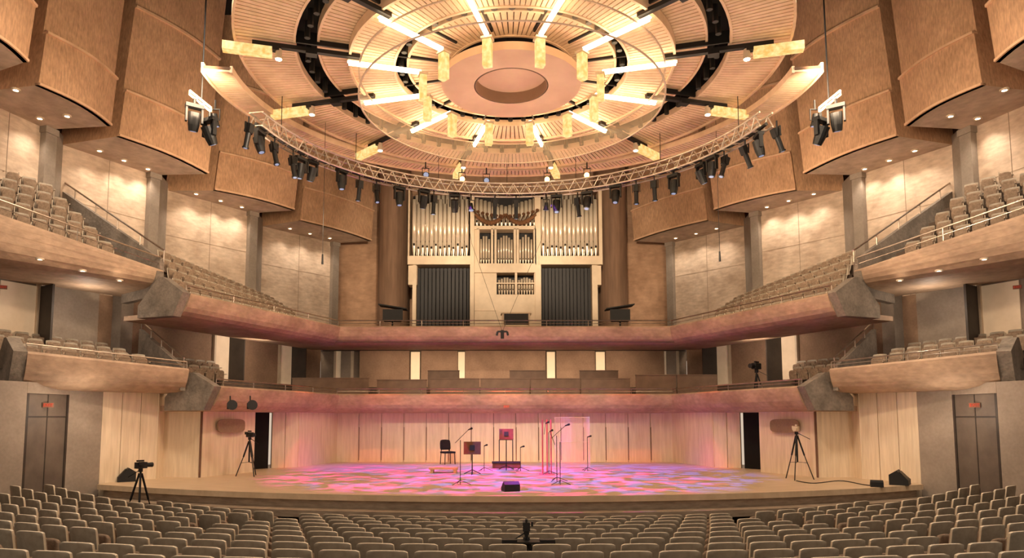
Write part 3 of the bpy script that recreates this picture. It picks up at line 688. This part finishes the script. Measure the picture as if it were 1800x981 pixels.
b=MB(); b.box((0,0.2,0.75),(1.3,0.6,1.5)); b.box((0,-0.2,0.78),(1.1,0.5,0.08)); b.box((0,-0.1,0.92),(1.1,0.3,0.06)); b.box((0,0.2,1.53),(1.4,0.7,0.06)); b.box((0,-0.12,1.25),(1.1,0.05,0.5),mi=1)
for sx in(-.62,.62): b.box((sx,-0.1,0.6),(0.08,0.7,1.2))
b.build("console_body",['case','pipedark'],e)
b=MB(); b.box((0,-0.8,0.5),(1.0,0.35,0.05)); b.box((-.45,-.8,.25),(.05,.3,.5)); b.box((.45,-.8,.25),(.05,.3,.5)); b.build("console_bench",['stand'],e)
for s in(1,-1):
    x,z=AY(690 if s>0 else 1090,560,30.5)
    e=empty("loudspeaker_stand",(x,30.5,ZC+3.25),label="dark angled loudspeaker on stand beside organ",cat="loudspeaker")
    b=MB(); b.cyl((0,0,0),(0,0,1.4),0.04,n=8); b.box((0,0,0.03),(0.6,0.5,0.05)); b.build("stand",['black'],e)
    b=MB(); b.prism([(-.4*s,-.3),(.5*s,-.3),(.35*s,.3),(-.4*s,.3)] if s>0 else [(-.4*s,.3),(.35*s,.3),(.5*s,-.3),(-.4*s,-.3)],1.1,1.6); b.add([(-.6*s,-.35,1.8),(.65*s,-.35,1.6),(.65*s,.35,1.6),(-.6*s,.35,1.8),(-.6*s,-.35,1.85),(.65*s,-.35,1.65),(.65*s,.35,1.65),(-.6*s,.35,1.85)],[(0,1,2,3),(4,5,6,7),(0,1,5,4),(2,3,7,6),(1,2,6,5),(3,0,4,7)])
    b.build("speaker_cabinet",['blackp'],e)
# ------------------------------------------------------------------ seats
def grid_pad(zs,hws,y0,lean,th,curve,cols=6,rim=0):
    b=MB(); n=cols+1; vs=[]
    for side in(0,1):
        for z,hw in zip(zs,hws):
            for j in range(n):
                u=-1+2*j/cols; x=u*hw; y=y0-lean*(z-zs[0])-curve*(1-u*u)+ (th if side else 0)
                if side and (abs(u)>0.99 or z in(zs[0],zs[-1])): y-=th*0.15
                vs.append((x,y,z-0.012*u*u*(z>zs[-3])))
    m=len(zs); fs=[]
    for side in(0,1):
        o=side*m*n
        for i in range(m-1):
            for j in range(cols): fs.append((o+i*n+j,o+i*n+j+1,o+(i+1)*n+j+1,o+(i+1)*n+j))
    b.add(vs,fs)
    N=m*n
    bd=[j for j in range(n)]+[i*n+n-1 for i in range(1,m)]+[(m-1)*n+j for j in range(n-2,-1,-1)]+[i*n for i in range(m-2,0,-1)]
    for a,c in zip(bd,bd[1:]+bd[:1]): b.f.append([a,c,c+N,a+N]); b.m.append(rim)
    return b
Zs=[0.36,0.44,0.66,0.87,0.92,0.942,0.95]; Ws=[0.20,0.235,0.25,0.25,0.245,0.228,0.2]
b_back=grid_pad(Zs,Ws,-0.2,0.16,0.045,0.045,rim=1)
b_pad=grid_pad([z*0.92 for z in Zs],[w*0.9 for w in Ws],-0.155,0.16,0.04,0.035)
b_cush=grid_pad([0.34,0.4,0.6,0.74,0.78],[0.18,0.22,0.225,0.2,0.15],-0.04,-0.12,0.07,-0.02)
b_arm=MB(); b_arm.box((0,0.0,0.62),(0.04,0.34,0.03)); b_arm.box((0,-0.05,0.3),(0.03,0.12,0.6))
b_leg=MB(); b_leg.box((0,-0.06,0.2),(0.4,0.05,0.06)); b_leg.cyl((0,-0.08,0),(0,-0.08,0.36),0.03,n=6); b_leg.box((0,-0.08,0.01),(0.2,0.14,0.02))
def flat_rim(me):
    for p in me.polygons: p.use_smooth=(p.material_index==0)
me_back=b_back.mesh("seat_back_shell",['seatback','seatrimlit'],True); me_pad=b_pad.mesh("backrest_upholstery",['seatpad'],True); me_cush=b_cush.mesh("seat_cushion",['seatpad'],True); me_arm=b_arm.mesh("armrest",['seatarm']); me_leg=b_leg.mesh("pedestal",['seatleg'])
flat_rim(me_back)
for k in range(11):
    R=20+RP*k; da=0.55/R; off=0.5 if k%2 else 0.0
    for i in range(-45,46):
        a=(i+off)*da; z=rowz(R,a)
        if 0.222<abs(a)<0.258: continue
        x=R*math.sin(a); y=RC[1]-R*math.cos(a)
        px,py=proj(x,y,z+0.9)
        if px<-120 or px>1920: continue
        lim=-11.3-(18-y)*0.22
        if x<lim or x>-lim: continue
        if (x*x+(y-39.8)**2)**.5<24.75: continue
        SEATS.append((x,y,z,a,0.96))
def inview(sx):
    px,py=proj(sx[0],sx[1],sx[2]+0.8); return -60<px<1860 and py<1010
SEATS=[q for q in SEATS if inview(q)]
SEATS.sort(key=lambda q:(Vector(q[:3])-CAM).length)
parts=[("seat_back_shell",me_back,(0,0,0)),("backrest_upholstery",me_pad,(0,0,0)),("seat_cushion",me_cush,(0,0,0)),("armrest",me_arm,(-0.265,0,0)),("armrest",me_arm,(0.265,0,0)),("pedestal",me_leg,(0,0,0))]
for q in SEATS[:300]:
    high=q[2]>2.5
    e=empty("auditorium_seat",q[:3],q[3]+random.uniform(-.012,.012),label="grey-beige upholstered tip-up seat on balcony" if high else "grey-beige shell-backed tip-up auditorium seat",cat="seat",group="balcony seats" if high else "stalls seats")
    e.scale=(q[4],)*3
    for n,me,l in parts: obj(n,me,e,l)
rest=MB(); src=[(b_back,0,(0,0,0)),(b_pad,1,(0,0,0)),(b_cush,1,(0,0,0)),(b_arm,2,(-.265,0,0)),(b_leg,3,(0,0,0))]
for q in SEATS[300:]:
    Mx=Matrix.Translation(q[:3])@Matrix.Rotation(q[3],4,'Z')@Matrix.Scale(q[4],4)
    for bb,mi,l in src:
        n0=len(rest.v); rest.v+=[tuple(Mx@(Vector(v)+Vector(l))) for v in bb.v]
        for f,m_ in zip(bb.f,bb.m): rest.f.append([i+n0 for i in f]); rest.m.append(4 if m_==1 else mi)
if len(SEATS)>300: rest.build("auditorium_seat",['seatback','seatpad','seatarm','seatleg','seatrimlit'],smooth=False,label="remaining rows of distant grey-beige auditorium seats",cat="seat",kind="stuff",group="distant seats")
print("SEATS",len(SEATS))
# ------------------------------------------------------------------ stage props
def tripod_cam(loc,h,rz,label,sc=1.0,white=False):
    e=empty("camera_tripod",loc,rz,label=label,cat="camera"); 
    b=MB(); top=h*0.8
    for k in range(3):
        a=TP*k/3+0.5; f=Vector((math.cos(a)*h*0.28,math.sin(a)*h*0.28,0)); m=f*0.45+Vector((0,0,top*0.55)); b.cyl(m,f,0.014,0.017,n=6); b.cyl((f.x*.06,f.y*.06,top),m,0.026,n=6); b.cyl((0,0,top*0.4),f*0.6+Vector((0,0,top*0.38)),0.008,n=4)
    b.cyl((0,0,top*0.4),(0,0,top+0.06),0.026,n=8); b.build("tripod_legs",['black'],e)
    b=MB(); b.cyl((0,0,top+.04),(0,0,top+.12*sc),0.05*sc,n=10); b.cyl((0,0,top+.1*sc),(0.35*sc,0.1,top-.1*sc),0.01,n=5); b.build("pan_head",['black'],e)
    b=MB(); z=top+.2*sc; b.box((0,0,z),(.13*sc,.26*sc,.15*sc)); b.cyl((0,-.13*sc,z),(0,-.3*sc,z),.05*sc,.06*sc,n=12); b.box((0.0,0.02,z+.11*sc),(.04*sc,.18*sc,.04*sc)); b.box((-.1*sc,.05,z+.05*sc),(.04*sc,.12*sc,.08*sc))
    b.build("camera_body",['frame' if white else 'blackp'],e)
x,y=S(437,837); tripod_cam((x,y,1.0),1.35,0.8,"black video camera on tripod at stage side wall")
x,y=S(1403,843); tripod_cam((x,y,1.0),1.6,-0.6,"white-topped video camera on tall black tripod",white=True)
x,y=AY(258,830,17.3)[0],17.0; tripod_cam((x,y,0.0),1.8,2.6,"black video camera on tripod before the stage")
x,z=AY(1330,660,24); tripod_cam((x,24,ZC+0.75),1.0,-0.9,"black video camera on tripod on balcony",1.35)
x,z=AY(928,940,8.9); tripod_cam((x,9.3,0.25),1.2,3.1,"black camera on tripod among the stalls seats",0.75)
b=MB(); b.box((0,0,0),(0.7,0.2,0.025)); b.box((-.25,0,0.02),(.2,.14,.03)); b.box((.25,0,.02),(.2,.14,.03)); b.build("control_desk",['black'],loc=(AY(928,946,9.3)[0],9.2,1.17),label="flat black control panel resting on seat backs",cat="control panel")
def wedge(loc,w,rz,label):
    b=MB(); d=w*.7; h=w*.6
    pr=[(-d/2,0),(d/2,0),(d/2,h*.35),(-d*.1,h),(-d/2,h*.7)]
    vs=[(-w/2,y,z) for y,z in pr]+[(w/2,y,z) for y,z in pr]; b.add(vs,[(0,1,2,3,4),(9,8,7,6,5)]+[(i,(i+1)%5,5+(i+1)%5,5+i) for i in range(5)])
    b.box((0,d*.22,h*.68),(w*.85,d*.55,.01),rx=-0.83,mi=1)
    b.build("floor_monitor_speaker",['blackp','black'],loc=loc,rz=rz,label=label,cat="loudspeaker")
x,y=S(207,847); wedge((x+.1,y+.2,1.0),0.65,2.2,"black wedge floor monitor at stage edge")
x,y=S(1590,853); wedge((x,y+.2,1.0),0.65,-2.2,"black wedge floor monitor at stage edge")
x,y=S(898,865); wedge((x,y+.25,1.0),0.4,0.3,"small black wedge monitor at stage centre front")
x,y=S(1547,857); wedge((x,y+.15,1.0),0.3,-0.4,"small low black speaker box at stage edge")
b=MB(); prevp=None
for i in range(40):
    t=i/39; px=1400+150*t; py=846+6*t+3*math.sin(t*9); x,y=S(px,py); p=Vector((x,y,1.012))
    if prevp: b.cyl(prevp,p,0.014,n=5)
    prevp=p
b.build("stage_cable",['black'],label="black cable snaking across stage floor",cat="cable")
def mic_stand(px,py,h,boom,label):
    x,y=S(px,py); e=empty("microphone_stand",(x,y,1.0),random.uniform(-.5,.5),label=label,cat="microphone stand")
    b=MB(); b.cyl((0,0,0.0),(0,0,h),0.011,n=6)
    for k in range(3):
        a=TP*k/3; b.cyl((0,0,0.12),(math.cos(a)*.3,math.sin(a)*.3,0.01),0.009,n=5)
    if boom: b.cyl((-.15,0,h-.08),(boom,0,h+.28),0.008,n=5)
    b.build("stand",['black'],e)
    b=MB(); t=Vector((boom,0,h+.28)) if boom else Vector((0,0,h)); b.cyl(t,t+Vector((.08,-.06,.03)),.016,.022,n=8); b.cyl(t+Vector((.08,-.06,.03)),t+Vector((.12,-.1,.04)),.03,n=8); b.build("microphone",['blackp'],e)
for px,py,h,bo,lb in((809,852,1.2,.22,"black boom microphone stand near music desk"),(851,828,.85,0,"short straight black microphone stand"),(985,852,1.15,-.3,"black boom microphone stand with angled arm"),(979,846,1.3,.25,"tall black boom microphone stand"),(1033,828,1.15,0,"straight black microphone stand beside clear screen"),(915,828,.8,0,"short black microphone stand beside podium"),(965,834,1.35,-.1,"tall thin black microphone stand")):
    mic_stand(px,py,h,bo,lb)
def music_stand(px,py,h,w,label):
    x,y=S(px,py); e=empty("music_stand",(x,y,1.0),label=label,cat="music stand")
    b=MB(); b.cyl((0,0,0),(0,0,h),.018,n=6)
    for k in range(3):
        a=TP*k/3+.5; b.cyl((0,0,.15),(math.cos(a)*.3,math.sin(a)*.3,.01),.014,n=5)
    b.build("stand",['black'],e)
    b=MB(); b.box((0,0,h+.12),(w,.02,w*.75),rx=-.25); b.box((0,-.05,h-.06),(w,.08,.02)); b.build("desk",['stand'],e)
    b=MB(); b.box((0,-.03,h+.13),(w*.3,.01,w*.3),rx=-.25); b.build("sheet",['black'],e)
music_stand(830,834,.72,.55,"brown music stand desk beside chair"); music_stand(890,826,1.12,.5,"brown music stand behind conductor podium")
x,y=S(890,823)
e=empty("conductor_podium",(x,y+.3,1.0),label="low wooden conductor podium with dark trim",cat="podium")
b=MB(); b.box((0,0,.1),(1.0,.8,.16)); b.build("platform",['stand'],e); b=MB(); b.box((0,0,.19),(1.04,.84,.03)); b.build("top",['blackp'],e)
b=MB()
for sx in(-.25,.25): b.cyl((sx,.35,.2),(sx,.35,1.0),.018,n=6)
b.cyl((-.25,.35,1.0),(.25,.35,1.0),.018,n=6); b.build("guard_rail",['black'],e)
x,y=S(780,831); b=MB(); b.box((0,0,.15),(.95,.5,.06))
for sx in(-.38,.38): b.box((sx,0,.06),(.1,.46,.12))
b.build("wooden_step",['step'],loc=(x,y,1.0),label="low pale wooden riser step on stage",cat="step")
x,y=S(787,816); e=empty("orchestra_chair",(x,y,1.0),0.5,label="black padded orchestra chair with metal legs",cat="chair")
b=MB(); b.box((0,0,.46),(.46,.44,.07)); b.build("seat",['blackf'],e); b=grid_pad([.55,.6,.8,.92,.95],[.19,.22,.22,.2,.15],.2,-.12,.05,-.03); b.build("backrest",['blackf'],e,smooth=True)
for sx in(-.2,.2):
    for sy in(-.19,.2):
        b=MB(); b.cyl((sx*1.1,sy*1.1,0),(sx,sy,.44),.018,n=6)
        if sy>0: b.cyl((sx*.9,sy,.44),(sx*.9,sy+.04,.62),.018,n=6)
        b.build("leg",['black'],e)
for px in(954,962,969):
    x,y=S(px,834); b=MB(); b.cyl((0,0,0),(0,0,1.75),.024,n=10); b.cyl((0,0,0),(0,0,.03),.12,n=12); b.build("upright_tube",['pink'],loc=(x,y,1.0),label="slim pink upright tube on round base",cat="tube")
x0,y0=S(976,824); x1,_=S(1037,824); w=x1-x0
e=empty("clear_screen",((x0+x1)/2,y0,1.0),label="translucent acoustic screen with fine horizontal lines",cat="screen")
b=MB(); b.box((0,0,.95),(w,.015,1.75)); b.build("panel",['screen'],e); b=MB()
for sx in(-w/2,w/2): b.box((sx,0,.93),(.015,.03,1.86)); b.box((sx,0,.01),(.05,.4,.02))
b.box((0,0,1.83),(w,.02,.015)); b.box((0,0,.07),(w,.02,.015)); b.box((0,0,.95),(w,.02,.01))
b.build("frame",['case'],e)
for px in(410,445):
    x,z=AY(px,714,20.3); b=MB(); b.cyl((0,.1,0),(.02,-.16,.03),.08,.15,n=14); b.box((0,.14,0),(.16,.12,.18)); b.cyl((0,.1,.05),(0,.15,.3),.02,n=6)
    b.build("hanging_loudspeaker",['blackp'],loc=(x,20.1,z),rz=0.5,label="small black horn loudspeaker under balcony front",cat="loudspeaker")
# ------------------------------------------------------------------ lights
W=bpy.data.worlds.new("world"); bpy.context.scene.world=W; W.use_nodes=True
bg=W.node_tree.nodes["Background"]; bg.inputs[0].default_value=(1.0,0.79,0.60,1); bg.inputs[1].default_value=0.42
warm=(1.0,0.72,0.46)
for k in range(8):
    a=math.radians(22.5+45*k); light('POINT',"canopy_fill",(math.sin(a)*6.0,17-math.cos(a)*6.0,ZC+6.0),82,warm,size=0.25)  # added fill points below the canopy, brighten slats and baffles; no fixtures there
light('POINT',"canopy_glow",(0,17,ZC+6.2),80,(1.0,0.72,0.48),size=0.5)
for x in(-3.5,0,3.5): light('SPOT',"organ_wash",(x,24.3,ZC+7.6),1200,(1.0,0.80,0.58),(x*1.3,33,ZC+8.2),size=0.2,spot=56,blend=0.8)
for x in(-6,0,6): light('AREA',"stalls_fill",(x,13,13.5),430,(1.0,0.84,0.66),(x*1.1,11,0),sx=2.0)  # unseen area lamps added above the audience for overall brightness
for s in(1,-1):
    light('AREA',"panel_fill",(-7.9*s,15.5,ZC+8.0),150,(1.0,0.74,0.48),(-12.5*s,21.5,ZC+10.0),sx=1.5)  # added area fill aimed at the fabric baffles, no fixture modelled
    light('AREA',"panel_fill",(-7.2*s,22.0,ZC+7.6),170,(1.0,0.74,0.48),(-10.5*s,28.5,ZC+9.6),sx=1.5)
    light('SPOT',"side_wash",(-3*s,14,ZC+7.5),900,(1.0,0.78,0.56),(-12*s,22,ZC+2.5),size=0.4,spot=75,blend=0.9)
def gobo(loc,tgt,en,col,scale,thr,spot=55):
    o=light('SPOT',"stage_gobo",loc,en,col,tgt,size=0.01,spot=spot,blend=0.35); l=o.data; l.use_nodes=True; nt=l.node_tree
    em=nt.nodes.get("Emission") or nt.nodes.new("ShaderNodeEmission"); tc=nt.nodes.new("ShaderNodeTexCoord"); no=nt.nodes.new("ShaderNodeTexNoise"); no.inputs["Scale"].default_value=scale; no.inputs["Detail"].default_value=1.0
    cr=nt.nodes.new("ShaderNodeValToRGB"); cr.color_ramp.elements[0].position=thr; cr.color_ramp.elements[1].position=thr+0.02; cr.color_ramp.elements[0].color=(0,0,0,1); cr.color_ramp.elements[1].color=(1,1,1,1)
    nt.links.new(tc.outputs["Normal"],no.inputs["Vector"]); nt.links.new(no.outputs["Fac"],cr.inputs["Fac"]); nt.links.new(cr.outputs[0],em.inputs["Strength"])
gobo((-3.5,21.3,ZC+7.2),(-2.4,21.8,1),3000,(1.0,0.02,0.55),15,0.52,68)
gobo((3.5,21.3,ZC+7.2),(2.6,21.8,1),3400,(0.05,0.12,1.0),16,0.5,70)
gobo((0.3,21.6,ZC+7.2),(0.8,20.8,1),3000,(1.0,0.02,0.5),17,0.52,64)
gobo((-1.0,21.4,ZC+7.2),(-1.5,21.6,1),2600,(0.1,0.14,1.0),19,0.53,66)
for x in(-4.2,-1.4,1.4,4.2): light('SPOT',"violet_wash",(x,22.4,ZC+7.2),2100,(0.34,0.06,1.0),(x*1.3,25.2,1),size=0.3,spot=32,blend=0.9)
for x in(-7.2,-4.8,-2.4,0,2.4,4.8,7.2): light('SPOT',"red_wash",(x*0.7,22.0,ZC+7.1),1000,(1.0,0.12,0.06),(x,27.0-max(0,abs(x)-6.5)*3.5,ZC+0.45),size=0.1,spot=15,blend=0.9)
for s in(1,-1):
    light('SPOT',"front_wash",(5*s,12,ZC+7),2300,(1.0,0.80,0.62),(1.5*s,28.4,2.6),size=0.3,spot=28,blend=0.8)
    light('AREA',"balcony_soffit_lamp",(-9.3*s,25.5,ZC+2.85),30,(1.0,0.8,0.6),(-11.0*s,27.0,ZC+1.5),sx=1.0)
    light('POINT',"corridor_lamp",(-12.5*s,20.0,ZC+3.3),22,(1.0,0.85,0.68),size=0.2)
    light('POINT',"under_balcony_lamp",(-11.0*s,17.5,ZC+0.2),20,(1.0,0.82,0.62),size=0.2)
light('AREA',"choir_lamp",(0,29.5,ZC+2.85),80,(1.0,0.76,0.55),(0,30.5,ZC+1),sx=12,sy=0.4)
